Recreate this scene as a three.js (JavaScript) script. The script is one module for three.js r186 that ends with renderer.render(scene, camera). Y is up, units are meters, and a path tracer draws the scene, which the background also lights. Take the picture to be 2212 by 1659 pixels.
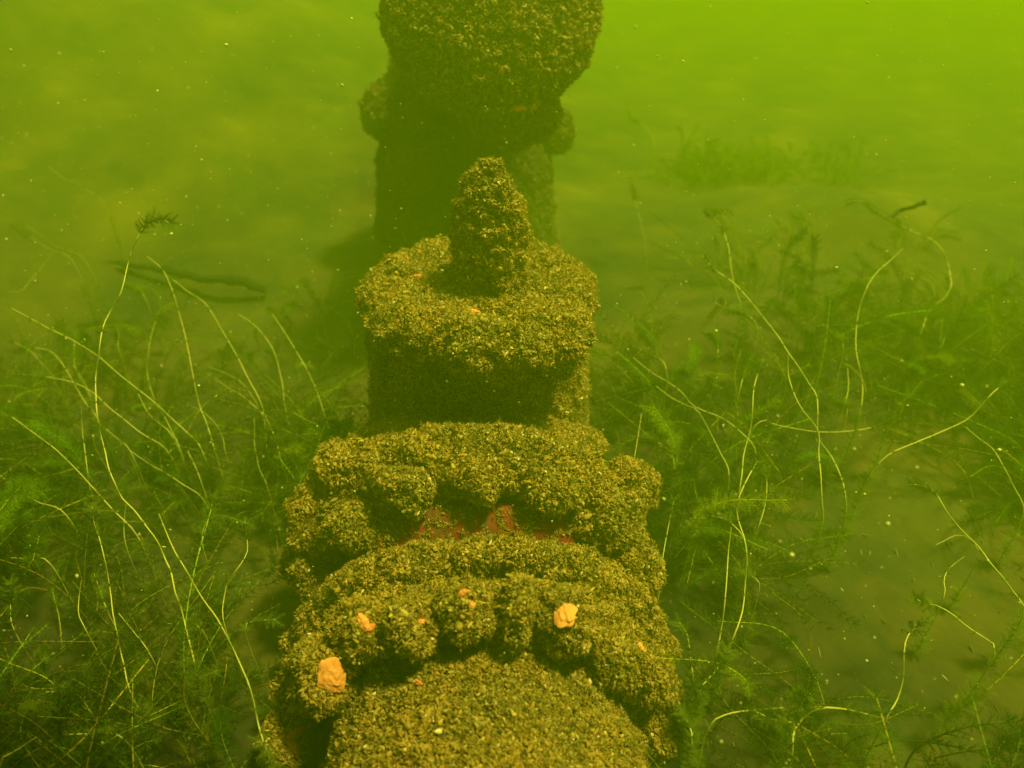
import * as THREE from 'three';
import { mergeGeometries, mergeVertices } from 'three/addons/utils/BufferGeometryUtils.js';
import { MeshSurfaceSampler } from 'three/addons/math/MeshSurfaceSampler.js';
import { ImprovedNoise } from 'three/addons/math/ImprovedNoise.js';

// ------------------------------------------------------------------ camera, sky, sun, exposure
const scene = new THREE.Scene();
const FOV = 55, PITCH = 35 * Math.PI / 180, CAM = new THREE.Vector3(0, 1.35, 0);
const camera = new THREE.PerspectiveCamera(FOV, 4 / 3, 0.02, 80);
camera.position.copy(CAM);
camera.rotation.set(-PITCH, 0, 0);
camera.focus = 1.4; camera.userData.fStop = 2.0;
scene.add(camera);

const renderer = new THREE.WebGLRenderer({ antialias: true });
renderer.setSize(1024, 768);
renderer.toneMapping = THREE.LinearToneMapping;
renderer.toneMappingExposure = 1.78;
renderer.shadowMap.enabled = true;

const SUN_DIR = new THREE.Vector3(0.36, 0.90, -0.16).normalize();
{ // light coming down through green lake water: bright overhead, dim to the sides
  const W = 128, H = 64, d = new Float32Array(W * H * 4), v = new THREE.Vector3();
  for (let j = 0; j < H; j++) for (let i = 0; i < W; i++) {
    const el = ((j + 0.5) / H - 0.5) * Math.PI, az = ((i + 0.5) / W - 0.5) * 2 * Math.PI;
    v.set(Math.cos(el) * Math.cos(az), Math.sin(el), Math.cos(el) * Math.sin(az));
    const up = Math.max(0, v.y), s = Math.max(0, v.dot(SUN_DIR));
    const L = 0.12 + 0.5 * Math.pow(up, 1.6) + 0.7 * Math.pow(s, 5);
    const k = (j * W + i) * 4;
    d[k] = 0.78 * L; d[k + 1] = 0.86 * L; d[k + 2] = 0.10 * L; d[k + 3] = 1;
  }
  const t = new THREE.DataTexture(d, W, H, THREE.RGBAFormat, THREE.FloatType);
  t.mapping = THREE.EquirectangularReflectionMapping; t.magFilter = THREE.LinearFilter; t.minFilter = THREE.LinearFilter;
  t.needsUpdate = true;
  scene.background = t; scene.environment = t;
}
const sun = new THREE.DirectionalLight(new THREE.Color().setRGB(1.0, 0.87, 0.26), 4.8);
sun.position.copy(SUN_DIR).multiplyScalar(8); sun.target.position.set(0, 0, -1.2);
sun.castShadow = true; sun.shadow.radius = 12; sun.shadow.mapSize.set(2048, 2048);
Object.assign(sun.shadow.camera, { left: -6, right: 6, top: 6, bottom: -6, near: 0.5, far: 30 });
scene.add(sun, sun.target);

// green, turbid lake water
scene.fog = new THREE.FogExp2(new THREE.Color().setRGB(0.50, 0.95, 0.010), 0.172);

// ------------------------------------------------------------------ helpers
let seed = 20240611;
const rnd = () => { seed = (seed + 0x6D2B79F5) | 0; let t = Math.imul(seed ^ (seed >>> 15), 1 | seed); t = (t + Math.imul(t ^ (t >>> 7), 61 | t)) ^ t; return ((t ^ (t >>> 14)) >>> 0) / 4294967296; };
const rr = (a, b) => a + (b - a) * rnd();
Math.random = rnd;                       // the surface sampler draws from the same seeded row
const perlin = new ImprovedNoise();
const noise = (x, y, z) => perlin.noise(x + 31.7, y + 11.3, z + 57.1);
const fbm = (x, y, z, o = 4) => { let s = 0, a = 1, f = 1; for (let i = 0; i < o; i++) { s += a * noise(x * f, y * f, z * f); a *= 0.5; f *= 2.03; } return s; };
const sstep = (a, b, x) => { const t = Math.min(1, Math.max(0, (x - a) / (b - a))); return t * t * (3 - 2 * t); };
const V = (x, y, z) => new THREE.Vector3(x, y, z);

const RIGHT = V(1, 0, 0), UPV = V(0, Math.cos(PITCH), -Math.sin(PITCH)), FWD = V(0, -Math.sin(PITCH), -Math.cos(PITCH));
const F = 829.5 / Math.tan(FOV * Math.PI / 360);
// a place in the lake from its bearing (in units of a 2212 x 1659 survey grid) and its distance in metres
const at = (px, py, d) => CAM.clone().addScaledVector(FWD, d).addScaledVector(RIGHT, (px - 1106) / F * d).addScaledVector(UPV, (829.5 - py) / F * d);
const frame = new THREE.Matrix4().makeBasis(RIGHT, UPV, FWD.clone().negate());   // the sculpture leans back by this much

const names = {};
const numbered = (n) => { const k = names[n] = (names[n] ?? -1) + 1; return k ? `${n}_${String(k).padStart(3, '0')}` : n; };
function put(o, name, label, category, group, kind) {
  o.name = numbered(name);
  if (label) o.userData.label = label;
  if (category) o.userData.category = category;
  if (group) o.userData.group = group;
  if (kind) o.userData.kind = kind;
  scene.add(o); return o;
}
function mesh(name, geo, mat, parent) { const m = new THREE.Mesh(geo, mat); m.name = name; m.castShadow = m.receiveShadow = true; if (parent) parent.add(m); return m; }

function noiseTexture(size, fn, srgb) {
  const d = new Uint8Array(size * size * 4);
  for (let j = 0; j < size; j++) for (let i = 0; i < size; i++) {
    const c = fn(i / size, j / size), k = (j * size + i) * 4;
    d[k] = c[0] * 255; d[k + 1] = c[1] * 255; d[k + 2] = c[2] * 255; d[k + 3] = 255;
  }
  const t = new THREE.DataTexture(d, size, size); t.wrapS = t.wrapT = THREE.RepeatWrapping;
  t.magFilter = THREE.LinearFilter; t.minFilter = THREE.LinearMipmapLinearFilter; t.generateMipmaps = true;
  if (srgb) t.colorSpace = THREE.SRGBColorSpace; t.needsUpdate = true; return t;
}
// noise that tiles over the unit square
const hash = (i, j, k) => { let h = Math.imul(i, 374761393) ^ Math.imul(j, 668265263) ^ Math.imul(k, 2147483647 - 1013); h = Math.imul(h ^ (h >>> 13), 1274126177); return ((h ^ (h >>> 16)) >>> 0) / 4294967296; };
const tile = (u, v, f, o = 4) => {
  let s = 0, a = 1;
  for (let k = 0; k < o; k++) {
    const x = (u - Math.floor(u)) * f, y = (v - Math.floor(v)) * f, i = Math.floor(x), j = Math.floor(y), fx = x - i, fy = y - j, wx = fx * fx * (3 - 2 * fx), wy = fy * fy * (3 - 2 * fy), m = (n) => ((n % f) + f) % f;
    const h = (p, q) => hash(m(i + p), m(j + q), k + 7);
    s += a * ((h(0, 0) * (1 - wx) + h(1, 0) * wx) * (1 - wy) + (h(0, 1) * (1 - wx) + h(1, 1) * wx) * wy - 0.5) * 2; a *= 0.55; f *= 2;
  }
  return s;
};

// ------------------------------------------------------------------ lake bed
const groundY = (x, z) => {
  let y = 0.05 * fbm(x * 0.8, 0.3, z * 0.8, 3) + 0.014 * fbm(x * 5, 4.2, z * 5, 3);
  const bank = sstep(0.2, -4.5, x + 0.25 * (z + 2)) * sstep(-1.8, -5, z);     // the bed climbs on the side of the sunken stick
  y += 1.1 * bank;
  y -= 0.03 * Math.max(0, -2.2 - z) * sstep(-1.6, 1.2, x);   // tilts gently away to deeper water on the other side
  y += 0.22 * Math.exp(-(((x - 1.55) / 0.55) ** 2 + ((z + 3.1) / 0.5) ** 2));  // low mounds under the weeds
  y += 0.16 * Math.exp(-(((x - 0.75) / 0.5) ** 2 + ((z + 2.0) / 0.45) ** 2));
  return y;
};
const groundHit = (px, py) => {
  let lo = 0.3;
  for (let d = 0.3; d < 14; d += 0.02) { const p = at(px, py, d); if (p.y < groundY(p.x, p.z)) return lo; lo = d; }
  return 14;
};
{
  const nx = 260, nz = 260, pos = [], uv = [], idx = [];
  const warp = (t) => Math.sign(t) * (0.2 * Math.abs(t) + 0.8 * Math.abs(t) ** 3);
  for (let j = 0; j <= nz; j++) for (let i = 0; i <= nx; i++) {
    const x = 18 * warp(i / nx * 2 - 1), z = -1.5 + 20 * warp(j / nz * 2 - 1);
    pos.push(x, groundY(x, z), z); uv.push(x / 1.7, z / 1.7);
  }
  for (let j = 0; j < nz; j++) for (let i = 0; i < nx; i++) { const a = j * (nx + 1) + i, b = a + 1, c = a + nx + 1, e = c + 1; idx.push(a, c, b, b, c, e); }
  const g = new THREE.BufferGeometry();
  g.setAttribute('position', new THREE.Float32BufferAttribute(pos, 3)); g.setAttribute('uv', new THREE.Float32BufferAttribute(uv, 2)); g.setIndex(idx); g.computeVertexNormals();
  const cl = (c) => Math.max(0, Math.min(1, c));
  const col = noiseTexture(1024, (u, v) => { const n = tile(u, v, 5, 7), algaOrShade = sstep(0.1, 0.5, tile(u + 0.3, v + 0.6, 7, 4)), k = 0.5 + 0.34 * n; return [cl(0.17 + 0.25 * k - 0.05 * algaOrShade), cl(0.17 + 0.215 * k - 0.02 * algaOrShade), cl(0.03 + 0.05 * k)]; }, true);
  const bmp = noiseTexture(512, (u, v) => { const k = 0.5 + 0.4 * tile(u, v, 16, 5); return [cl(k), cl(k), cl(k)]; });
  const m = new THREE.MeshStandardMaterial({ map: col, bumpMap: bmp, bumpScale: 0.012, roughness: 1 });
  const o = mesh('lake_bed', g, m); o.userData.kind = 'structure'; scene.add(o);
}

// ------------------------------------------------------------------ added raft, unseen overhead, put there to shade the water close by
{
  const raft = put(new THREE.Group(), 'added_shade_raft', 'added weathered wooden raft on two round floats, unseen overhead, for shade', 'raft');
  raft.position.set(-0.75, 1.72, 0.50); raft.rotation.y = -0.42;
  const wood = new THREE.MeshStandardMaterial({ color: new THREE.Color().setRGB(0.16, 0.11, 0.05), roughness: 0.9 }), tank = new THREE.MeshStandardMaterial({ color: new THREE.Color().setRGB(0.05, 0.06, 0.03), roughness: 0.8 });
  const pg = new THREE.BoxGeometry(4.4, 0.03, 0.14), fg = new THREE.CapsuleGeometry(0.16, 1.6, 6, 18).rotateX(Math.PI / 2), bgm = new THREE.BoxGeometry(0.07, 0.1, 2.7);
  for (let k = 0; k < 19; k++) mesh('plank', pg, wood, raft).position.set(0, 0.30, -1.3 + k * 0.145);
  for (const x of [-1.9, 0, 1.9]) mesh('beam', bgm, wood, raft).position.set(x, 0.232, 0);
  for (const x of [-1.3, 1.3]) mesh('float', fg, tank, raft).position.set(x, 0.10, 0);
}

// ------------------------------------------------------------------ encrusted shapes
const shadedBaseMat = new THREE.MeshStandardMaterial({ color: new THREE.Color().setRGB(0.13, 0.098, 0.010), roughness: 1 });  // base under the shells, its colour darkened to give shaded gaps
const musselMat = new THREE.MeshStandardMaterial({ color: 0xffffff, roughness: 0.75 });
const patchMat = [new THREE.MeshStandardMaterial({ color: new THREE.Color().setRGB(0.88, 0.37, 0.085), roughness: 0.85 }), new THREE.MeshStandardMaterial({ color: new THREE.Color().setRGB(0.72, 0.27, 0.06), roughness: 0.9 })];

// one shell: blunt behind, pointed in front, a keel along the back; 14 mm long at scale 1
function shellGeometry(w, h, bend) {
  const g = mergeVertices(new THREE.IcosahedronGeometry(1, 1).deleteAttribute('normal').deleteAttribute('uv')), p = g.attributes.position;
  for (let i = 0; i < p.count; i++) {
    let x = p.getX(i), y = p.getY(i), z = p.getZ(i);
    const t = (y + 1) / 2, wid = w * (1 - 0.62 * t ** 1.7);
    x *= wid; z *= h * (1 - 0.5 * t); z += bend * t * t; if (Math.abs(x) < 0.2 && z > 0) z *= 1.15;
    p.setXYZ(i, x * 0.007, y * 0.007, z * 0.007);
  }
  g.computeVertexNormals(); return g;
}
const SHELLS = [shellGeometry(0.62, 0.5, 0.1), shellGeometry(0.5, 0.42, -0.15), shellGeometry(0.75, 0.6, 0.0)];
const SILT = new THREE.Color().setRGB(0.36, 0.255, 0.016), ALGA = new THREE.Color().setRGB(0.22, 0.19, 0.010);
const RISER_SHADE = new THREE.Color().setRGB(0.075, 0.075, 0.008);   // shade on the riser, painted into its shell and fuzz colours
const shellTint = (c) => {
  const t = rnd();
  if (t < 0.012) return c.setRGB(0.80, 0.68, 0.28);
  if (t < 0.14) return c.setRGB(0.50, 0.38, 0.06);
  if (t < 0.36) return c.setRGB(0.14, 0.10, 0.014);
  if (t < 0.45) return c.setRGB(0.32, 0.15, 0.02);
  return c.setRGB(rr(0.22, 0.38), rr(0.165, 0.265), rr(0.014, 0.03));
};
// spread shells over a mesh (as its child) in three lots, one for each shell shape
function encrust(m, perM2, { size = 1, out = 0.5, mask = null, algaOrShade = 0 } = {}) {  // the last option mixes painted shade into the growth
  m.updateMatrixWorld(true);
  const g = m.geometry, s = new MeshSurfaceSampler(m).build(), p = V(), n = V(), tri = V(), ax = V(), q = new THREE.Quaternion(), M = new THREE.Matrix4(), c = new THREE.Color(), lots = [[], [], []], cols = [[], [], []];
  let area = 0; { const i = g.index, a = V(), b = V(), d = V(), P = g.attributes.position; for (let k = 0; k < i.count; k += 3) { a.fromBufferAttribute(P, i.getX(k)); b.fromBufferAttribute(P, i.getX(k + 1)).sub(a); d.fromBufferAttribute(P, i.getX(k + 2)).sub(a); area += b.cross(d).length() / 2; } }
  const N = Math.round(area * perM2);
  for (let k = 0; k < N; k++) {
    s.sample(p, n);
    if (mask && !mask(p, n)) continue;
    const cl = fbm(p.x * 26 + 5, p.y * 26, p.z * 26, 2), knot = noise(p.x * 62, p.y * 62 + 9, p.z * 62), film = fbm(p.x * 11, p.y * 11 + 3, p.z * 11, 3);
    ax.set(rr(-1, 1), rr(-1, 1), rr(-1, 1)).normalize().addScaledVector(n, rr(0, 2 * out)).normalize();
    q.setFromUnitVectors(V(0, 1, 0), ax); q.multiply(new THREE.Quaternion().setFromAxisAngle(V(0, 1, 0), rr(0, 6.283)));
    const sc = size * (0.30 + 0.62 * rnd() ** 2) * (rnd() < 0.025 ? 1.7 : 1);
    const lift = (0.004 + 0.010 * Math.max(0, cl + 0.2) + 0.013 * Math.max(-0.25, knot)) * (rnd() ** 0.6);
    M.compose(p.clone().addScaledVector(n, lift * size), q, V(sc, sc, sc));
    const j = Math.floor(rnd() * 3); lots[j].push(M.clone()); shellTint(c); if (c.r < 0.49) c.lerp(film + 0.5 * knot > -0.05 ? SILT : ALGA, 0.74); c.lerp(RISER_SHADE, algaOrShade); cols[j].push(c.clone());
  }
  const NF = Math.round(N * 0.24), fz = new THREE.InstancedMesh(TUFT, fuzzMat, NF); let nf = 0;
  for (let k = 0; k < NF; k++) {
    s.sample(p, n); if (mask && !mask(p, n)) continue;
    const cl = fbm(p.x * 26 + 5, p.y * 26, p.z * 26, 2), knot = noise(p.x * 62, p.y * 62 + 9, p.z * 62);
    q.setFromUnitVectors(V(0, 1, 0), ax.set(rr(-1, 1), rr(-1, 1), rr(-1, 1)).multiplyScalar(0.6).add(n).normalize());
    const sc = size * rr(0.6, 1.4); M.compose(p.clone().addScaledVector(n, (0.004 + 0.010 * Math.max(0, cl + 0.2) + 0.013 * Math.max(-0.25, knot)) * size * rr(0.6, 1.05)), q, V(sc, sc, sc));
    fz.setMatrixAt(nf, M); c.copy(rnd() < 0.6 ? SILT : ALGA).multiplyScalar(rr(0.7, 1.25)).lerp(RISER_SHADE, algaOrShade); fz.setColorAt(nf++, c);
  }
  fz.count = nf; fz.name = 'algae_fuzz'; fz.userData.kind = 'stuff'; fz.castShadow = fz.receiveShadow = true; m.add(fz);
  lots.forEach((lot, j) => {
    if (!lot.length) return;
    const im = new THREE.InstancedMesh(SHELLS[j], musselMat, lot.length); im.name = 'mussels'; im.userData.kind = 'stuff';
    lot.forEach((mt, k) => { im.setMatrixAt(k, mt); im.setColorAt(k, cols[j][k]); });
    im.castShadow = im.receiveShadow = true; m.add(im);
  });
  return m;
}
// a pinch of soft silty algae: a dozen short curling threads
const TUFT = (() => { const o = []; for (let k = 0; k < 12; k++) { const a = rr(0, 6.283), t = rr(0.2, 1.2), l = rr(0.004, 0.0085), x = Math.cos(a) * Math.sin(t) * l, z = Math.sin(a) * Math.sin(t) * l, y = Math.cos(t) * l, w = 0.0007; o.push(-w * Math.sin(a), 0, w * Math.cos(a), w * Math.sin(a), 0, -w * Math.cos(a), x, y, z); } const g = new THREE.BufferGeometry(); g.setAttribute('position', new THREE.Float32BufferAttribute(o, 3)); g.computeVertexNormals(); return g; })();
const fuzzMat = new THREE.MeshStandardMaterial({ color: 0xffffff, roughness: 1, side: THREE.DoubleSide });
function roughen(g, amp, f, off = 0, second = 0.4) {
  const p = g.attributes.position, n = g.attributes.normal;
  for (let i = 0; i < p.count; i++) {
    const x = p.getX(i), y = p.getY(i), z = p.getZ(i);
    const d = amp * (fbm(x * f + off, y * f, z * f, 3) + second * Math.abs(noise(x * f * 3.1, y * f * 3.1 + off, z * f * 3.1)));
    p.setXYZ(i, x + n.getX(i) * d, y + n.getY(i) * d, z + n.getZ(i) * d);
  }
  g.computeVertexNormals(); return g;
}
function ellipsoid(c, rx, ry, rz, amp = 0.012, f = 14, basis = frame) {
  let g = mergeVertices(new THREE.IcosahedronGeometry(1, Math.max(rx, ry) > 0.12 ? 24 : 10).deleteAttribute('normal').deleteAttribute('uv'));
  g.scale(rx, ry, rz); g.applyMatrix4(basis); g.translate(c.x, c.y, c.z); g.computeVertexNormals();
  return roughen(g, amp, f, c.x * 9);
}
// a thick ridge along points [px, py, depth, radius in grid units], flattened front to back by flat
function ridge(pts, flat = 1, amp = 0.012, f = 14) {
  const cs = new THREE.CatmullRomCurve3(pts.map((p) => at(p[0], p[1], p[2]))), N = 90, K = 30, pos = [], idx = [], u = V(), t = V(), w = FWD.clone().negate();
  const R = (s) => { const x = s * (pts.length - 1), i = Math.min(pts.length - 2, Math.floor(x)), k = x - i; return ((1 - k) * pts[i][3] + k * pts[i + 1][3]) * ((1 - k) * pts[i][2] + k * pts[i + 1][2]) / F; };
  for (let i = 0; i <= N; i++) {
    const s = i / N, p = cs.getPoint(s), r = R(s) * Math.sqrt(Math.max(0.02, 1 - Math.max(0, Math.abs(2 * s - 1) - 0.9) ** 2 * 100));
    cs.getTangent(s, t); u.crossVectors(w, t).normalize();
    const b = V().crossVectors(t, u).normalize();
    for (let k = 0; k < K; k++) { const a = k / K * 2 * Math.PI, q = p.clone().addScaledVector(u, r * Math.cos(a)).addScaledVector(b, r * flat * Math.sin(a)); pos.push(q.x, q.y, q.z); }
  }
  for (let i = 0; i < N; i++) for (let k = 0; k < K; k++) { const a = i * K + k, b = i * K + (k + 1) % K; idx.push(a, a + K, b, b, a + K, b + K); }
  for (const [ring, flip] of [[0, 1], [N, 0]]) { const c = pos.length / 3, p = cs.getPoint(ring / N); pos.push(p.x, p.y, p.z); for (let k = 0; k < K; k++) { const a = ring * K + k, b = ring * K + (k + 1) % K; flip ? idx.push(c, a, b) : idx.push(c, b, a); } }
  const g = new THREE.BufferGeometry(); g.setAttribute('position', new THREE.Float32BufferAttribute(pos, 3)); g.setIndex(idx); g.computeVertexNormals();
  // the faces must look outward
  const c0 = cs.getPoint(0.5), v0 = V().fromBufferAttribute(g.attributes.position, 45 * K), n0 = V().fromBufferAttribute(g.attributes.normal, 45 * K);
  if (v0.sub(c0).dot(n0) < 0) { for (let i = 0; i < idx.length; i += 3) [idx[i + 1], idx[i + 2]] = [idx[i + 2], idx[i + 1]]; g.setIndex(idx); g.computeVertexNormals(); }
  return roughen(g, amp, f, pts[0][0]);
}
// a turned shape about an upright axis through base b
function turned(b, profile, amp = 0.012, f = 14, seg = 90) {
  const pts = []; for (let i = 0; i < profile.length - 1; i++) { const [r0, y0] = profile[i], [r1, y1] = profile[i + 1], n = Math.max(1, Math.round(Math.hypot(r1 - r0, y1 - y0) / 0.012)); for (let k = 0; k < n; k++) pts.push(new THREE.Vector2(r0 + (r1 - r0) * k / n, y0 + (y1 - y0) * k / n)); }
  pts.push(new THREE.Vector2(...profile.at(-1)));
  let g = new THREE.LatheGeometry(pts, seg); g.deleteAttribute('uv'); g.deleteAttribute('normal'); g = mergeVertices(g, 1e-5); g.translate(b.x, b.y, b.z); g.computeVertexNormals();
  return roughen(g, amp, f, b.z * 7);
}
const PATCHES = [];      // centre and reach of bare spots, kept free of shells
const clear = (p) => PATCHES.every(([c, r]) => p.distanceToSquared(c) > r * r);
const ray = new THREE.Raycaster();
// a bare, shell-free spot lying on the surface of m where the line of bearing meets it
function bare(m, px, py, w, h, mat, turn = 0) {
  ray.set(CAM, at(px, py, 1).sub(CAM).normalize());
  const hit = ray.intersectObjects([m].flat(), false)[0]; if (!hit) { console.log('no hit', px, py); return; }
  m = hit.object;
  const c = hit.point, n = hit.face.normal.clone(), d = hit.distance * 0.92, rx = w / F * d, ry = h / F * d;
  const q = new THREE.Quaternion().setFromUnitVectors(V(0, 0, 1), n).multiply(new THREE.Quaternion().setFromAxisAngle(V(0, 0, 1), turn));
  let g = mergeVertices(new THREE.IcosahedronGeometry(1, 14).deleteAttribute('normal').deleteAttribute('uv')); g.computeVertexNormals();
  const p = g.attributes.position;
  for (let i = 0; i < p.count; i++) { const x = p.getX(i), y = p.getY(i), z = p.getZ(i), k = 1 + 0.34 * fbm(x * 1.2 + px, y * 1.3 + py, z * 1.3, 3); p.setXYZ(i, x * k, y * k, z * (1 + 0.28 * fbm(x * 3.2 + px, y * 3.2, 2, 3))); }
  g.scale(rx, ry, 0.009); g.applyQuaternion(q); g.translate(c.x + n.x * 0.003, c.y + n.y * 0.003, c.z + n.z * 0.003); g.computeVertexNormals();
  mesh('bare_patch', g, mat, m).userData.label = mat === patchMat[0] ? 'pale orange bare spot without shells' : 'rusty orange bare spot without shells';
  PATCHES.push([c, Math.min(rx, ry) * 0.66]);
  if (rx > ry * 1.5) for (const s of [-1, 1]) PATCHES.push([c.clone().add(V(s * (rx - ry), 0, 0).applyQuaternion(q)), ry * 0.7]);
  if (ry > rx * 1.5) for (const s of [-1, 1]) PATCHES.push([c.clone().add(V(0, s * (ry - rx), 0).applyQuaternion(q)), rx * 0.7]);
}

// ------------------------------------------------------------------ the sculpture
const sculpture = put(new THREE.Group(), 'sunken_pipe', 'mussel-covered sunken pipe with bolted flanges and a capped upright drum with a knob', 'pipe');
const DENS = 130000;
{
  // body mound under everything, down into the silt
  const core = ellipsoid(at(1045, 1420, 1.74), 0.36, 0.34, 0.30, 0.02, 8);
  const body = mesh('body', core, shadedBaseMat, sculpture);
  let pg = new THREE.CylinderGeometry(0.268, 0.268, 2.1, 110, 130).deleteAttribute('normal').deleteAttribute('uv'); pg = mergeVertices(pg, 1e-5); pg.rotateX(Math.PI / 2); pg.translate(-0.045, 0.03, 0.02); pg.computeVertexNormals();
  const dome = mesh('pipe', roughen(pg, 0.014, 18, 3), shadedBaseMat, sculpture);
  // fringe: the lowest arch, in lobes with gaps between
  const fringe = mesh('front_flange', ridge([[622, 1650, 1.42, 42], [645, 1530, 1.38, 52], [700, 1430, 1.34, 54], [800, 1348, 1.30, 52], [920, 1318, 1.29, 44], [1040, 1310, 1.29, 42], [1150, 1314, 1.29, 42], [1270, 1348, 1.30, 52], [1350, 1420, 1.34, 56], [1408, 1510, 1.38, 52], [1415, 1620, 1.42, 42]], 0.75, 0.014, 20), shadedBaseMat, sculpture);
  const lobes = [[622, 1590, 1.33, 46, 62], [700, 1462, 1.255, 56, 72], [785, 1366, 1.245, 58, 58], [890, 1350, 1.215, 46, 48], [1008, 1322, 1.205, 50, 58], [1118, 1322, 1.205, 26, 60], [1222, 1345, 1.215, 50, 66], [1318, 1418, 1.26, 46, 58], [1388, 1455, 1.29, 42, 66], [1418, 1560, 1.36, 40, 60]].map(([x, y, d, rx, ry]) => mesh('flange_bolt', ellipsoid(at(x, y, d), rx / F * d, ry / F * d, 0.048, 0.017, 22), shadedBaseMat, sculpture));
  const ring = mesh('mating_flange', ridge([[650, 1440, 1.46, 34], [705, 1330, 1.41, 42], [805, 1258, 1.35, 44], [930, 1212, 1.34, 32], [1050, 1203, 1.335, 30], [1170, 1214, 1.34, 32], [1285, 1258, 1.35, 46], [1368, 1330, 1.41, 44], [1430, 1440, 1.46, 34]], 0.8, 0.012, 20), shadedBaseMat, sculpture);
  // painted band in the slot between the collars: red paint still shows where shells are missing
  const bandTex = noiseTexture(256, (u, v) => { const k = sstep(-0.1, 0.3, tile(u, v, 32, 5)); return [0.40 + 0.15 * k, 0.27 - 0.10 * k, 0.08]; }, true);
  const bandMat = new THREE.MeshStandardMaterial({ map: bandTex, roughness: 0.9 });
  const bg = ridge([[800, 1190, 1.42, 50], [900, 1158, 1.40, 56], [1050, 1138, 1.39, 58], [1200, 1158, 1.40, 54], [1290, 1195, 1.42, 46]], 0.7, 0.006, 12);
  { const p = bg.attributes.position, uv = []; for (let i = 0; i < p.count; i++) uv.push(p.getX(i) * 3.4, p.getY(i) * 3.4 + p.getZ(i) * 2.1); bg.setAttribute('uv', new THREE.Float32BufferAttribute(uv, 2)); }
  const band = mesh('painted_band', bg, bandMat, sculpture); band.userData.label = 'band with flaking red paint';
  const collar = mesh('valve_flange', ridge([[690, 1190, 1.50, 52], [720, 1110, 1.47, 70], [790, 1045, 1.44, 74], [900, 1010, 1.42, 66], [1010, 998, 1.41, 64], [1120, 1002, 1.41, 66], [1220, 1042, 1.42, 66], [1300, 1110, 1.44, 60], [1350, 1190, 1.47, 52]], 0.8, 0.018, 18), shadedBaseMat, sculpture);
  const collarLobes = [[740, 1010, 1.43, 42, 40], [700, 1120, 1.45, 54, 60], [680, 1220, 1.48, 52, 52], [760, 1130, 1.415, 60, 50], [870, 1050, 1.375, 62, 36], [1040, 1026, 1.37, 58, 32], [1190, 1046, 1.375, 56, 36], [1310, 1120, 1.40, 62, 66], [1345, 1200, 1.43, 58, 64], [1375, 1235, 1.46, 38, 44]].map(([x, y, d, rx, ry]) => mesh('flange_bolt', ellipsoid(at(x, y, d), rx / F * d, ry / F * d, 0.05, 0.024, 22), shadedBaseMat, sculpture));
  const boss = mesh('flange_bolt', ellipsoid(at(1355, 1050, 1.47), 0.048, 0.048, 0.05, 0.010, 22), shadedBaseMat, sculpture);
  // drum with its rim, saucer top and knob, upright
  const top = at(1035, 625, 1.66), R = 0.262;
  const drum = mesh('drum', turned(V(top.x - 0.005, 0.0, top.z), [[0.30, -0.05], [0.275, 0.18], [0.252, 0.3], [0.246, top.y - 0.07], [0.02, top.y - 0.05]], 0.012, 12), shadedBaseMat, sculpture);
  const shelf = mesh('shelf', ellipsoid(at(1030, 965, 1.63), 0.28, 0.075, 0.17, 0.010, 12), shadedBaseMat, sculpture);
  const rim = mesh('cap', turned(V(top.x, top.y, top.z), [[0.001, -0.085], [0.14, -0.09], [R - 0.07, -0.072], [R - 0.012, -0.038], [R, -0.010], [R - 0.03, 0.016], [R - 0.085, 0.026], [R - 0.14, 0.026], [0.06, 0.022], [0.001, 0.022]], 0.022, 17), shadedBaseMat, sculpture);
  const hang = [[1060, 752, 1.41, 125, 50], [925, 722, 1.46, 78, 44], [1190, 722, 1.46, 76, 46]].map(([x, y, d, rx, ry]) => mesh('mussel_clump', ellipsoid(at(x, y, d), rx / F * d, ry / F * d, 0.06, 0.024, 20), shadedBaseMat, sculpture));
  const kb = at(1060, 590, 1.64);
  const knob = mesh('knob', turned(V(kb.x, top.y - 0.01, kb.z + 0.02), [[0.080, -0.01], [0.071, 0.03], [0.066, 0.10], [0.069, 0.15], [0.068, 0.19], [0.058, 0.225], [0.043, 0.255], [0.026, 0.285], [0.001, 0.305]], 0.013, 24, 48), shadedBaseMat, sculpture);

  // bare orange spots
  const near = [fringe, ring, ...lobes];
  bare(near, 716, 1458, 27, 38, patchMat[0]); bare(near, 786, 1345, 11, 24, patchMat[0], 0.4); bare(near, 797, 1358, 14, 8, patchMat[1]); bare(near, 1004, 1290, 16, 15, patchMat[1]); bare(near, 1016, 1306, 9, 10, patchMat[0]);
  bare(near, 1222, 1328, 26, 31, patchMat[0], 0.5); bare(near, 1382, 1411, 15, 28, patchMat[0], 0.3); bare(near, 1408, 1385, 7, 9, patchMat[1]); bare(near, 642, 1578, 30, 12, patchMat[1], -0.3); bare(near, 628, 1608, 14, 26, patchMat[1]);
  bare(near, 912, 1345, 12, 8, patchMat[0]);
  bare(rim, 876, 565, 8, 15, patchMat[0]); bare(rim, 905, 550, 7, 7, patchMat[1]); bare(rim, 900, 600, 16, 6, patchMat[1]); bare(rim, 893, 616, 9, 5, patchMat[0]); bare(rim, 946, 618, 7, 5, patchMat[1]);
  bare(rim, 1024, 680, 20, 9, patchMat[0], -0.25); bare(rim, 1190, 680, 6, 6, patchMat[0]);
  bare(collar, 1000, 990, 16, 10, patchMat[1]);
  bare(dome, 905, 1480, 10, 5, patchMat[1]);

  const skip = { mask: clear };
  encrust(body, DENS * 0.5, skip);
  encrust(dome, DENS, { mask: (p) => clear(p) && p.y > -0.12 && p.z < -0.1, size: 0.92, out: 0.7 });
  for (const m of [fringe, ring, collar, ...lobes, ...collarLobes, boss, ...hang, knob]) encrust(m, DENS * 1.15, skip);
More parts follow.
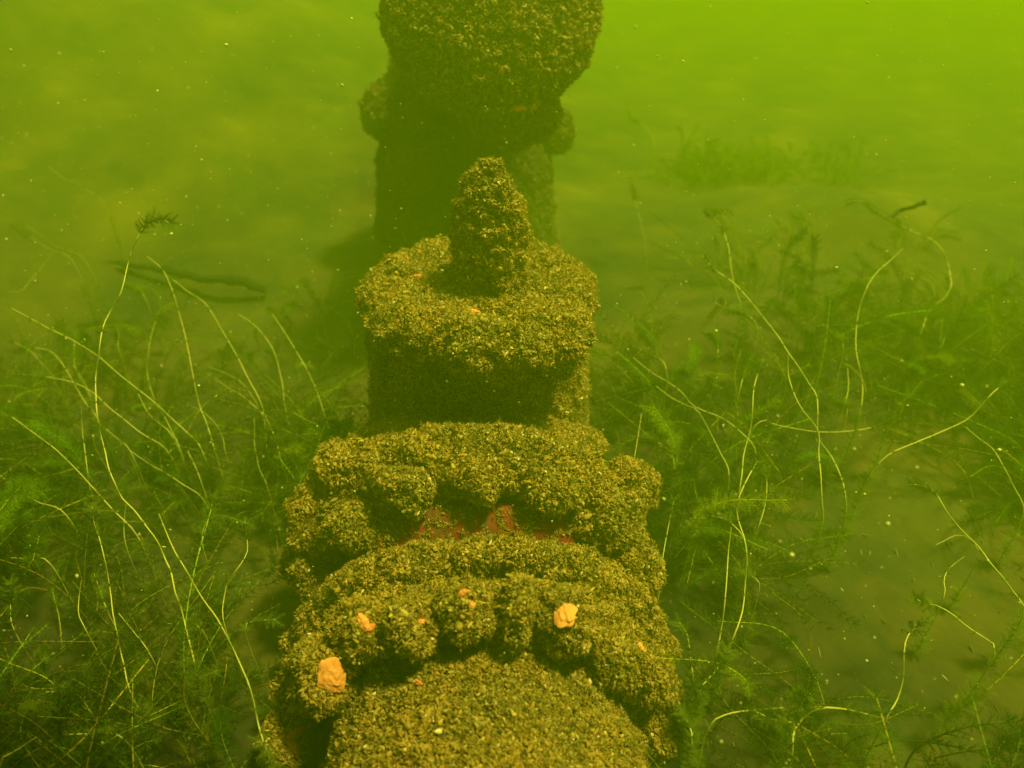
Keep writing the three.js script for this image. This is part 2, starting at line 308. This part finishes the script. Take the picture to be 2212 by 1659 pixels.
  encrust(rim, DENS * 1.15, { mask: clear, size: 0.95 });
  encrust(drum, DENS * 0.7, { size: 0.85 });
  encrust(shelf, DENS * 0.6, { size: 0.8 });
  encrust(band, DENS * 0.75, { size: 0.6, mask: (p) => fbm(p.x * 60, p.y * 60, p.z * 60, 2) > -0.06 || Math.abs(p.x + 0.04) > 0.17 });
}

// ------------------------------------------------------------------ the post behind
{
  const post = put(new THREE.Group(), 'riser_pipe', 'shade-painted mussel-covered riser pipe with big round head standing behind the drum', 'pipe');
  const b = at(1062, 60, 2.0);
  const head = mesh('head', ellipsoid(at(1060, 10, 2.0), 0.288, 0.295, 0.17, 0.009, 8), shadedBaseMat, post);
  const lip = mesh('lip', ellipsoid(at(1110, 250, 2.12), 0.125, 0.07, 0.12, 0.012, 14), shadedBaseMat, post);
  const c = at(1000, 300, 2.85);
  const gy = groundY(c.x, c.z) - 0.05;
  const shaft = mesh('shaft', turned(V(c.x, 0, c.z), [[0.38, gy], [0.335, gy + 0.3], [0.325, c.y - 0.1], [0.28, c.y + 0.08], [0.24, c.y + 0.3], [0.001, c.y + 0.34]], 0.02, 9), shadedBaseMat, post);
  const neck = mesh('neck', ellipsoid(at(1035, 110, 2.42), 0.22, 0.2, 0.36, 0.014, 12), shadedBaseMat, post);
  const ear = mesh('side_lump', ellipsoid(at(862, 245, 2.75), 0.125, 0.12, 0.12, 0.022, 14), shadedBaseMat, post);
  const ear2 = mesh('side_lump', ellipsoid(at(1190, 285, 2.85), 0.08, 0.075, 0.07, 0.018, 16), shadedBaseMat, post);
  bare(head, 1120, 230, 16, 10, patchMat[1]); bare(head, 1150, 226, 24, 17, patchMat[0]); bare(head, 1085, 152, 5, 9, patchMat[1]);
  for (const m of [head, lip]) encrust(m, DENS * 0.6, { mask: clear, size: 1.15, algaOrShade: 0.25 });  // head and lip lightly tinted with the painted shade
  for (const m of [shaft, neck, ear, ear2]) encrust(m, DENS * 0.4, { size: 1.2, algaOrShade: 0.7 });  // shaft, neck and lumps take more of the painted shade
}

// ------------------------------------------------------------------ water plants
const stemMat = [new THREE.MeshStandardMaterial({ color: new THREE.Color().setRGB(0.56, 0.56, 0.10), roughness: 0.7 }), new THREE.MeshStandardMaterial({ color: new THREE.Color().setRGB(0.40, 0.42, 0.06), roughness: 0.8 })];
const leafMat = new THREE.MeshPhysicalMaterial({ color: new THREE.Color().setRGB(0.15, 0.22, 0.012), roughness: 1, transmission: 0.4, thickness: 0, side: THREE.DoubleSide, specularIntensity: 0.15 });
const weedMat = leafMat.clone(); weedMat.color.set(0xffffff); weedMat.vertexColors = true;
const deadMat = new THREE.MeshStandardMaterial({ color: new THREE.Color().setRGB(0.03, 0.035, 0.008), roughness: 1 });

// feather leaves in whorls: each leaf a midrib with fine side threads, all slim triangles
function feather(out, base, dir, up, len, fine) {
  const side = V().crossVectors(dir, up).normalize();
  const strip = (a, b, w, s) => { out.push(a.x - s.x * w, a.y - s.y * w, a.z - s.z * w, a.x + s.x * w, a.y + s.y * w, a.z + s.z * w, b.x, b.y, b.z); };
  const tip = base.clone().addScaledVector(dir, len).addScaledVector(up, len * 0.25);
  strip(base, tip, 0.0013, side);
  for (let k = 1; k <= fine; k++) for (const s of [-1, 1]) {
    const t = k / (fine + 1), p = base.clone().addScaledVector(dir, len * t).addScaledVector(up, len * 0.25 * t * t), l = len * 0.55 * (1 - 0.6 * t);
    strip(p, p.clone().addScaledVector(side, s * l * 0.75).addScaledVector(dir, l * 0.6).addScaledVector(up, l * rr(-0.1, 0.3)), 0.0010, dir);
  }
}
function whorls(curve, t0, t1, gap, len, fine, n = 5) {
  const out = [], L = curve.getLength(), a = V(), tan = V();
  for (let s = t0 * L; s < t1 * L; s += gap * rr(0.75, 1.3)) {
    const t = s / L; curve.getPointAt(Math.min(1, t), a); curve.getTangentAt(Math.min(1, t), tan);
    const e1 = V().crossVectors(tan, Math.abs(tan.y) < 0.9 ? V(0, 1, 0) : V(1, 0, 0)).normalize(), e2 = V().crossVectors(tan, e1), ph = rr(0, 6.28);
    for (let k = 0; k < n; k++) { const f = ph + k / n * 6.283, r = e1.clone().multiplyScalar(Math.cos(f)).addScaledVector(e2, Math.sin(f)).addScaledVector(tan, rr(0.2, 0.8)).normalize(); feather(out, a, r, tan, len * rr(0.6, 1.15), fine); }
  }
  const g = new THREE.BufferGeometry(); g.setAttribute('position', new THREE.Float32BufferAttribute(out, 3)); g.computeVertexNormals(); return g;
}
const tube = (curve, r0, r1, seg) => { const g = new THREE.TubeGeometry(curve, seg, 1, 5), p = g.attributes.position, c = V(), q = V(); for (let i = 0; i <= seg; i++) { curve.getPointAt(i / seg, c); const r = r0 + (r1 - r0) * i / seg; for (let k = 0; k <= 5; k++) { const j = i * 6 + k; q.fromBufferAttribute(p, j).sub(c).multiplyScalar(r).add(c); p.setXYZ(j, q.x, q.y, q.z); } } return g; };

// survey sheets: corner and scale of each sheet on the 2212 x 1659 grid
const SHEET = { A: [0, 354, 0.3735], B: [0, 973.3, 0.4132], C: [1327.2, 177, 0.4266], D: [1327.2, 884.8, 0.4667] };
// each stem from tip to root: sheet, depth at tip over depth at root, radius in mm, leafy tip (share), points
const STEMS = [
  ['A', 1.06, 1.3, 0.0, 280,10, 360,80, 440,110, 490,145, 590,210],
  ['A', 1.05, 1.3, 0.1, 80,360, 200,440, 300,500, 415,555],
  ['A', 1.05, 1.1, 0.0, 150,360, 250,420, 330,480, 490,555],
  ['AB', 1.12, 1.7, 0.07, 985,340, 900,318, 845,345, 800,420, 760,510, 735,600, 715,690, 690,770, 640,850, 600,930, 580,1030, 568,1130, 553,1230, 555,1340, 562,1450, 580,1560, 605,1650, '|', 570,100, 600,170, 635,245, 700,310, 760,390, 820,470, 860,560, 895,640, 915,740, 945,820, 965,900, 990,1000, 1010,1080, 1030,1190],
  ['A', 1.10, 1.5, 0.0, 850,535, 930,600, 980,690, 1010,770, 1035,860, 1065,970, 1095,1110, 1125,1270, 1155,1400, 1195,1500, 1240,1650],
  ['A', 1.12, 1.5, 0.0, 1000,670, 1090,740, 1180,800, 1225,860, 1300,990, 1370,1110, 1440,1250, 1500,1360, 1540,1470, 1590,1580, 1610,1650],
  ['A', 1.08, 1.4, 0.0, 1380,870, 1450,915, 1540,1010, 1590,1100, 1610,1170, 1635,1280, 1645,1380],
  ['A', 1.08, 1.4, 0.0, 1575,870, 1650,980, 1710,1080, 1770,1180, 1830,1310, 1880,1460, 1900,1520],
  ['A', 1.02, 1.6, 0.0, 65,835, 160,885, 270,945, 420,1020, 570,1115, 680,1210, 800,1305, 900,1385, 1000,1480, 1100,1570, 1160,1640],
  ['A', 1.02, 1.3, 0.1, 0,985, 80,1030, 170,1080, 230,1140, 290,1210],
  ['A', 1.05, 1.5, 0.0, 205,1065, 270,1075, 340,1130, 400,1220, 450,1310, 500,1390, 550,1450],
  ['A', 1.02, 1.5, 0.12, 80,1215, 200,1225, 340,1245, 440,1270, 540,1325, 620,1400, 720,1480, 820,1560, 960,1650],
  ['A', 1.08, 1.3, 0.1, 975,830, 910,900, 875,990, 860,1090, 850,1180, 860,1260, 885,1340],
  ['A', 1.05, 1.1, 0.2, 640,900, 670,940, 688,1000, 685,1060],
  ['AB', 1.02, 1.5, 0.0, 470,1430, 475,1530, 490,1650, '|', 455,90, 470,200],
  ['AB', 1.03, 1.7, 0.0, 70,1465, 160,1530, 240,1590, 320,1650, '|', 400,100, 500,210, 600,320, 700,420],
  ['A', 1.03, 1.5, 0.0, 615,1535, 680,1590, 750,1655],
  ['A', 1.05, 1.4, 0.0, 800,1330, 850,1430, 920,1500, 980,1550, 1020,1620],
  ['A', 1.05, 1.4, 0.0, 900,1385, 950,1460, 1000,1560, 1030,1620],
  ['A', 1.05, 1.4, 0.0, 1245,1240, 1320,1295, 1400,1340, 1470,1400, 1520,1450],
  ['A', 1.05, 1.3, 0.0, 1210,1175, 1300,1210, 1390,1260, 1450,1330, 1500,1420],
  ['A', 1.05, 1.3, 0.0, 1010,1330, 1100,1395, 1180,1440, 1250,1510, 1290,1590, 1300,1650],
  ['A', 1.03, 1.3, 0.0, 1700,1440, 1790,1490, 1900,1525, 1960,1550, 2014,1590],
  ['A', 1.05, 1.2, 0.0, 300,520, 240,600, 180,670, 120,735, 40,750],
  ['A', 1.05, 1.2, 0.0, 1470,1470, 1472,1560, 1475,1640],
  ['A', 1.05, 1.3, 0.0, 1530,1480, 1540,1570, 1545,1650],
  ['A', 1.03, 1.2, 0.0, 425,1165, 480,1250, 520,1330],
  ['A', 1.05, 1.1, 0.3, 720,690, 790,725, 840,775],
  ['B', 1.04, 1.6, 0.12, 480,290, 490,370, 520,460, 545,560, 565,660, 580,760, 590,850, 610,950, 630,1050, 650,1130, 670,1230],
  ['B', 1.03, 1.7, 0.0, 830,330, 870,430, 920,540, 970,620, 1020,710, 1070,790, 1130,870, 1180,960, 1230,1060, 1270,1150, 1300,1220, 1325,1310, 1350,1430, 1370,1500],
  ['B', 1.04, 1.4, 0.1, 1280,370, 1292,470, 1290,540, 1240,620, 1190,690, 1170,780, 1165,870],
  ['B', 1.03, 1.3, 0.2, 1115,250, 1080,360, 1060,430, 1060,500],
  ['B', 1.02, 1.4, 0.0, 425,680, 412,780, 412,860, 435,910],
  ['B', 1.04, 1.4, 0.0, 680,0, 780,70, 870,120, 960,180, 1050,240],
  ['B', 1.04, 1.4, 0.0, 980,0, 1010,60, 1040,130],
  ['B', 1.04, 1.3, 0.0, 1335,0, 1355,90, 1395,180],
  ['B', 1.03, 1.3, 0.3, 1625,50, 1590,120, 1565,190],
  ['B', 1.02, 1.3, 0.0, 660,270, 650,370, 655,480],
  ['B', 1.03, 1.5, 0.0, 0,130, 90,200, 200,270, 330,320],
  ['B', 1.0, 1.5, 0.2, 50,560, 150,565, 240,570],
  ['B', 1.0, 1.4, 0.3, 1440,885, 1360,888, 1290,905],
  ['B', 1.0, 2.0, 0.0, 190,1500, 80,1570, 0,1620],
  ['B', 1.0, 1.8, 0.3, 340,1485, 480,1480, 620,1487],
  ['B', 1.0, 1.6, 0.3, 160,1320, 120,1400, 105,1480],
  ['B', 1.0, 1.6, 0.3, 240,1262, 320,1260, 395,1268],
  ['B', 1.02, 1.4, 0.0, 620,850, 700,950, 770,1040],
  ['B', 1.0, 1.3, 0.3, 870,905, 960,905, 1040,920],
  ['B', 1.02, 1.4, 0.3, 490,640, 520,720, 545,800],
  ['B', 1.0, 1.5, 0.3, 50,700, 55,800, 60,900],
  ['C', 1.10, 2.2, 0.28, 1180,610, 1250,600, 1340,665, 1400,695, 1450,725, 1540,770, 1610,800, 1660,850, 1690,920, 1700,980, 1705,1030, 1680,1085, 1600,1150, 1560,1250],
  ['C', 1.10, 1.6, 0.0, 1460,845, 1390,910, 1320,975, 1270,1060, 1240,1150, 1225,1250, 1225,1370, 1240,1440, 1255,1520, 1250,1640],
  ['C', 1.10, 1.6, 0.35, 600,665, 540,655, 470,655, 500,685, 535,720, 560,780, 580,850, 600,1000, 640,1150],
  ['CD', 1.10, 1.7, 0.05, 445,880, 495,940, 600,1015, 680,1100, 760,1200, 830,1290, 880,1370, 930,1440, 980,1520, 1020,1580, 1030,1650, '|', 945,130, 1000,210, 1040,290, 1065,370, 1070,490],
  ['CD', 1.03, 1.7, 0.0, 880,1380, 880,1480, 910,1580, 945,1650, '|', 945,105, 945,200, 955,300, 960,420, 965,510],
  ['CD', 1.05, 1.8, 0.06, 755,1400, 725,1480, 705,1560, 700,1650, '|', 630,90, 600,200, 590,300, 580,370, 575,450],
  ['CD', 1.05, 1.6, 0.0, 95,1395, 180,1465, 270,1520, 340,1570, 400,1640, '|', 500,40, 590,110, 650,180],
  ['CD', 1.05, 1.5, 0.0, 210,1540, 290,1600, 370,1640, '|', 380,0, 440,100, 490,200, 530,290],
  ['C', 1.05, 1.4, 0.2, 90,1335, 180,1380, 260,1440],
  ['C', 1.05, 1.5, 0.4, 505,1110, 560,1150, 640,1165, 700,1200, 725,1240],
  ['C', 1.05, 1.5, 0.5, 1040,1215, 1110,1280, 1160,1345],
  ['C', 1.05, 1.4, 0.0, 1180,1450, 1185,1530, 1170,1620],
  ['CD', 1.05, 1.8, 0.12, 2020,1545, 1990,1520, 1950,1545, 1900,1590, '|', 1640,40, 1530,95, 1400,150, 1260,215, 1180,310],
  ['C', 1.05, 1.3, 0.5, 1790,1200, 1730,1195, 1690,1235, 1660,1330],
  ['C', 1.05, 1.4, 0.3, 60,140, 80,180, 140,210, 200,300],
  ['C', 1.05, 1.3, 0.2, 70,480, 100,560, 115,640, 140,740, 160,850],
  ['C', 1.05, 1.3, 0.5, 1640,1480, 1555,1520, 1500,1590, 1440,1640],
  ['C', 1.05, 1.3, 0.3, 1090,1580, 1140,1625, 1180,1659],
  ['C', 1.05, 1.4, 0.3, 700,1390, 690,1400, 660,1470, 640,1540],
  ['C', 1.05, 1.5, 0.5, 500,1530, 560,1560, 600,1610, 625,1659],
  ['C', 1.05, 1.5, 0.6, 445,1260, 480,1270, 515,1300, 525,1370],
  ['D', 1.02, 1.5, 0.1, 1295,30, 1210,75, 1110,97, 940,103, 820,85, 745,70, 690,50, 650,75],
  ['D', 1.03, 1.9, 0.1, 710,150, 660,240, 610,330, 575,410, 565,460, 575,520, 600,590, 613,680, 605,800, 595,920, 565,1020, 530,1100],
  ['D', 1.02, 1.9, 0.0, 540,545, 528,650, 520,780, 510,900, 495,1010, 475,1120],
  ['D', 1.02, 1.8, 0.2, 430,490, 490,500, 545,530, 600,595, 612,680],
  ['D', 1.03, 1.5, 0.1, 690,245, 705,330, 700,430, 675,520, 650,590],
  ['D', 1.02, 1.8, 0.12, 1370,345, 1440,357, 1490,390, 1530,460, 1600,550, 1690,640, 1740,710, 1800,780, 1850,850, 1896,910],
  ['D', 1.0, 1.3, 0.0, 1490,625, 1610,580, 1680,640],
  ['D', 1.05, 1.7, 0.0, 1625,80, 1695,140, 1750,180, 1810,280, 1850,360, 1896,460],
  ['D', 1.02, 1.9, 0.1, 1395,875, 1440,900, 1500,910, 1560,945, 1620,995, 1700,1050, 1760,1095],
  ['D', 1.02, 1.6, 0.08, 1450,965, 1390,1010, 1350,1065, 1340,1130, 1335,1250, 1310,1340, 1275,1400],
  ['D', 1.02, 1.4, 0.0, 1620,680, 1555,730, 1525,790, 1530,850],
  ['D', 1.0, 1.7, 0.2, 780,1380, 660,1390, 540,1405, 460,1440],
  ['D', 1.0, 2.0, 0.1, 1185,1415, 1110,1395, 1030,1382, 960,1382, 890,1415, 840,1470, 825,1530, 825,1600],
  ['D', 1.0, 1.5, 0.3, 660,1400, 750,1440, 830,1450],
  ['D', 1.05, 1.4, 0.0, 125,20, 110,120, 90,240],
  ['D', 1.03, 1.4, 0.3, 0,180, 110,130, 200,150, 270,220],
  ['D', 1.05, 1.5, 0.1, 275,420, 250,540, 225,680, 210,820],
  ['D', 1.0, 2.0, 0.6, 300,985, 335,1040, 350,1130, 360,1210, 372,1280, 395,1300],
  ['D', 1.0, 2.0, 0.7, 530,1110, 490,1180, 440,1240, 400,1290],
  ['D', 1.0, 1.8, 0.5, 320,1400, 345,1460, 360,1510],
  ['D', 1.02, 1.4, 0.2, 530,775, 580,765, 640,775, 670,795],
];
function decode(row) {
  const [sh, ratio, mm, leafy, ...v] = row; let k = 0, S = SHEET[sh[0]]; const out = [];
  for (let i = 0; i < v.length;) { if (v[i] === '|') { S = SHEET[sh[++k]]; i++; continue; } out.push([S[0] + v[i] * S[2], S[1] + v[i + 1] * S[2]]); i += 2; }
  return { ratio, mm, leafy, pts: out };
}
// words for a stem from its own length, bend, thickness, tip and neighbours
function describe(P, L, mm, leafy, left) {
  const tip = P.at(-1), a = P[0], rise = tip.y - a.y, chord = tip.distanceTo(a), bend = L / chord, top = Math.max(...P.map((p) => p.y));
  const size = L > 1.0 ? 'very long' : L > 0.6 ? 'long' : L > 0.35 ? 'mid-length' : 'short';
  const form = top - tip.y > 0.03 ? 'drooping' : bend > 1.4 ? 'looping' : bend > 1.2 ? 'curved' : bend > 1.08 ? 'arched' : Math.abs(rise) > 0.8 * chord ? 'upright' : 'slanting';
  const end = leafy === 0 ? 'bare-tipped' : leafy < 0.2 ? 'small-tufted' : 'feathery';
  const near = Math.abs(a.x) < 0.62 && a.z > -1.25 ? `beside the arched flanges on the ${left ? 'stick' : 'silt'} side` : Math.abs(a.x) < 0.75 && a.z > -2.1 ? `beside the drum on the ${left ? 'stick' : 'silt'} side` : left ? (a.z < -1.9 ? 'near the sunken stick' : 'in the bed below the sunken stick') : a.z < -1.9 ? 'far out on the silt slope' : a.x > 0.95 ? 'on the open silt slope' : 'between the flanges and the open silt slope';
  return { label: `${size} ${form} ${end} ${mm > 1.6 ? 'thick ' : mm < 1.35 ? 'hair-thin ' : ''}water weed stem ${near}`, group: left ? 'weed stems on the sunken stick side' : 'weed stems on the silt slope side' };
}
for (const row of STEMS) {
  const { ratio, mm, leafy, pts } = decode(row), root = pts.at(-1);
  let d0 = groundHit(root[0], root[1]) * 0.87; d0 = Math.min(d0, 4.2);
  const n = pts.length, P = pts.map(([x, y], i) => { const t = 1 - i / (n - 1); return at(x, y, d0 * (1 + (ratio - 1) * t + 0.012 * Math.sin(i * 1.7))); }).reverse();
  const r0 = P[0], gy = groundY(r0.x, r0.z);
  const lean = P[0].clone().sub(P[1]).setY(0).multiplyScalar(0.2);
  if (r0.y > gy) P.unshift(V(r0.x + lean.x, gy - 0.02, r0.z + lean.z));
  const curve = new THREE.CatmullRomCurve3(P, false, 'centripetal'), L = curve.getLength();
  const left = root[0] < 1000, o = new THREE.Group(); o.position.copy(P[0]);
  const { label, group } = describe(P, L, mm, leafy, left);
  put(o, 'water_milfoil', label, 'water plant', group);
  const g = tube(curve, mm * 0.00095, mm * 0.0006, Math.max(16, Math.round(L / 0.018))); g.translate(-P[0].x, -P[0].y, -P[0].z); g.deleteAttribute('uv');
  mesh('stem', g, stemMat[mm > 1.35 ? 0 : 1], o);
  if (mm === 2.2) {      // a dark drifting twig, joined to this stem near its tip
    const d = d0 * (1 + (ratio - 1) * 0.77), k = new THREE.CatmullRomCurve3([at(1922, 470, d), at(1945, 455, d * 1.01), at(1970, 447, d), at(2000, 436, d * 0.99)]);
    const dg = roughen(tube(k, 0.004, 0.008, 24), 0.006, 60); dg.translate(-P[0].x, -P[0].y, -P[0].z); dg.deleteAttribute('uv'); mesh('dead_twig', dg, deadMat, o);
  }
  const parts = [];
  if (leafy) parts.push(whorls(curve, 1 - leafy, 1, 0.012, 0.022, 5));
  parts.push(whorls(curve, 0.0, Math.min(0.3, 0.3 / L), 0.02, 0.026, 5));
  parts.push(whorls(curve, 0.15, 0.95, rr(0.04, 0.09), 0.014, 3, 3));
  const lg = mergeGeometries(parts.filter((p) => p.attributes.position.count)); if (lg) { lg.translate(-P[0].x, -P[0].y, -P[0].z); mesh('leaves', lg, leafMat, o); }
}

// the weed beds: feathery sprigs too many to tell apart
{
  const sprigs = [];
  const tinted = (g, r, gr, b) => { const n = g.attributes.position.count, c = new Float32Array(n * 3); for (let i = 0; i < n; i++) { c[3 * i] = r; c[3 * i + 1] = gr; c[3 * i + 2] = b; } g.setAttribute('color', new THREE.BufferAttribute(c, 3)); return g; };
  for (let k = 0; k < 8; k++) {
    const L = rr(0.22, 0.46), b = rr(0.3, 1.6), c = new THREE.CatmullRomCurve3([V(0, 0, 0), V(0.02 * b, L * 0.35, 0.01), V(0.10 * b, L * 0.65, rr(-0.03, 0.03)), V(0.24 * b, L * 0.85, rr(-0.05, 0.05))]);
    const st = tube(c, 0.0018, 0.0011, 14).toNonIndexed(); st.deleteAttribute('uv');
    sprigs.push(mergeGeometries([tinted(whorls(c, rr(0.1, 0.6), 1, 0.019, 0.030, 4, 5), 0.10, 0.18, 0.005), tinted(st, 0.36, 0.37, 0.04)]));
  }
  const bare = [at(1950, 1130, 1.75), at(2080, 1250, 1.7), at(1850, 1200, 1.75), at(2150, 1500, 1.5), at(1950, 1020, 1.9)];
  const bed = (name, label, sign, N) => {
    const lots = sprigs.map(() => []), q = new THREE.Quaternion(), M = new THREE.Matrix4(), e = new THREE.Euler();
    const out = (x, z, pad) => Math.abs(x + 0.045) < (z > -1.25 ? 0.43 : z > -1.9 ? 0.33 : 0.3) + pad || Math.hypot(x, z) < 0.62 || (sign > 0 && bare.some((b) => Math.hypot(b.x - x, b.z - z) < 0.2 + pad));
    for (let k = 0, tries = 0; k < N && tries < N * 40; tries++) {        // plants grow in tufts
      const spot = rnd() < 0.12 && sign > 0 ? (rnd() < 0.5 ? at(1620, 470, 4.2) : at(2120, 830, 2.5)) : null;   // two thick stands out on the slope
      const cx = spot ? spot.x + rr(-0.45, 0.45) : sign * rr(0.22, 2.5), cz = spot ? spot.z + rr(-0.3, 0.3) : rr(-2.9, -0.15), far = spot ? 0.2 : sstep(-1.25, sign < 0 ? -2.6 : -3.0, cz);
      if (out(cx, cz, 0.04) || rnd() < far) continue;
      if (!spot && fbm(cx * 1.8 + 8, 1.5, cz * 1.8, 3) < -0.42 + 0.72 * far) continue;
      const dirA = rr(0, 6.283), n = Math.round(rr(6, 15)), size = (spot ? 0.7 : 1) * rr(0.5, 1.05) * (1 - 0.45 * far);
      for (let i = 0; i < n; i++, k++) {
        const x = cx + rr(-0.09, 0.09), z = cz + rr(-0.09, 0.09);
        e.set(rr(-0.3, 0.3), dirA + rr(-1.1, 1.1), rr(-0.7, 0.3)); q.setFromEuler(e); const s = size * rr(0.7, 1.15);
        M.compose(V(x, groundY(x, z) - 0.01, z), q, V(s, s, s)); lots[Math.floor(rnd() * sprigs.length)].push(M.clone());
      }
    }
    const o = put(new THREE.Group(), name, label, 'weed bed', null, 'stuff'), c = new THREE.Color();
    lots.forEach((lot, j) => {
      const im = new THREE.InstancedMesh(sprigs[j], weedMat, lot.length); im.name = 'sprigs'; im.userData.kind = 'stuff';
      lot.forEach((m, k) => { im.setMatrixAt(k, m); const v = 0.55 + 1.5 * rnd() ** 2.4; im.setColorAt(k, c.setRGB(v * rr(0.85, 1.3), v, v * 0.9)); });
      im.castShadow = im.receiveShadow = true; o.add(im);
    });
  };
  bed('weed_bed', 'dense dark green feathery weed bed around the sunken stick', -1, 3300);
  bed('weed_bed', 'feathery green weed bed bordering the open silt slope', 1, 3000);
}

// ------------------------------------------------------------------ small things
{
  // sunken stick
  const d = groundHit(420, 610) * 0.99, c = new THREE.CatmullRomCurve3([at(250, 568, d * 1.02), at(330, 578, d), at(440, 600, d * 0.985), at(520, 606, d * 0.98), at(575, 628, d * 0.99)]);
  const o = put(new THREE.Group(), 'sunken_stick', 'dark waterlogged stick lying across the weeds', 'stick');
  const g = tube(c, 0.012, 0.02, 40); g.deleteAttribute('uv'); mesh('branch', roughen(g, 0.010, 22), deadMat, o);
}
{
  // flecks adrift in the water
  const g = new THREE.IcosahedronGeometry(0.001, 1), N = 2200, m = new THREE.MeshStandardMaterial({ color: new THREE.Color().setRGB(0.62, 0.62, 0.22), roughness: 1 });
  const im = new THREE.InstancedMesh(g, m, N), M = new THREE.Matrix4(), q = new THREE.Quaternion();
  for (let k = 0; k < N; k++) { const d = 0.95 + 2.4 * rnd() ** 1.2, p = at(rr(-100, 2312), rr(-100, 1750), d), s = rr(0.5, 1.5) * (rnd() < 0.06 ? 2.2 : 1); if (p.y < groundY(p.x, p.z)) p.y = groundY(p.x, p.z) + rr(0, 0.1); q.setFromEuler(new THREE.Euler(rr(0, 6), rr(0, 6), 0)); M.compose(p, q, V(s, s * rr(0.5, 1), s * rr(0.6, 1.4))); im.setMatrixAt(k, M); }
  put(im, 'drifting_particles', 'tiny pale flecks drifting in the green water', 'particles', null, 'stuff');
  // broken shells and crumbs of dead weed strewn over the silt
  const N2 = 5000, im2 = new THREE.InstancedMesh(SHELLS[1], musselMat, N2), c = new THREE.Color();
  for (let k = 0; k < N2; k++) { const x = rr(-3, 3), z = rr(-4.5, -0.3), s = rr(0.4, 1.2); q.setFromEuler(new THREE.Euler(rr(1, 2.1), rr(0, 6), rr(-0.5, 0.5))); M.compose(V(x, groundY(x, z) + 0.001, z), q, V(s * rr(0.5, 1), s * rr(0.6, 2.4), s * 0.6)); im2.setMatrixAt(k, M); const v = rr(0.05, 0.2); im2.setColorAt(k, rnd() < 0.05 ? c.setRGB(0.5, 0.44, 0.16) : c.setRGB(v * 1.1, v, v * 0.2)); }
  put(im2, 'shell_litter', 'broken shells and dead weed crumbs strewn over the silt', 'litter', null, 'stuff');
}
console.log('seed end', seed);
renderer.render(scene, camera);
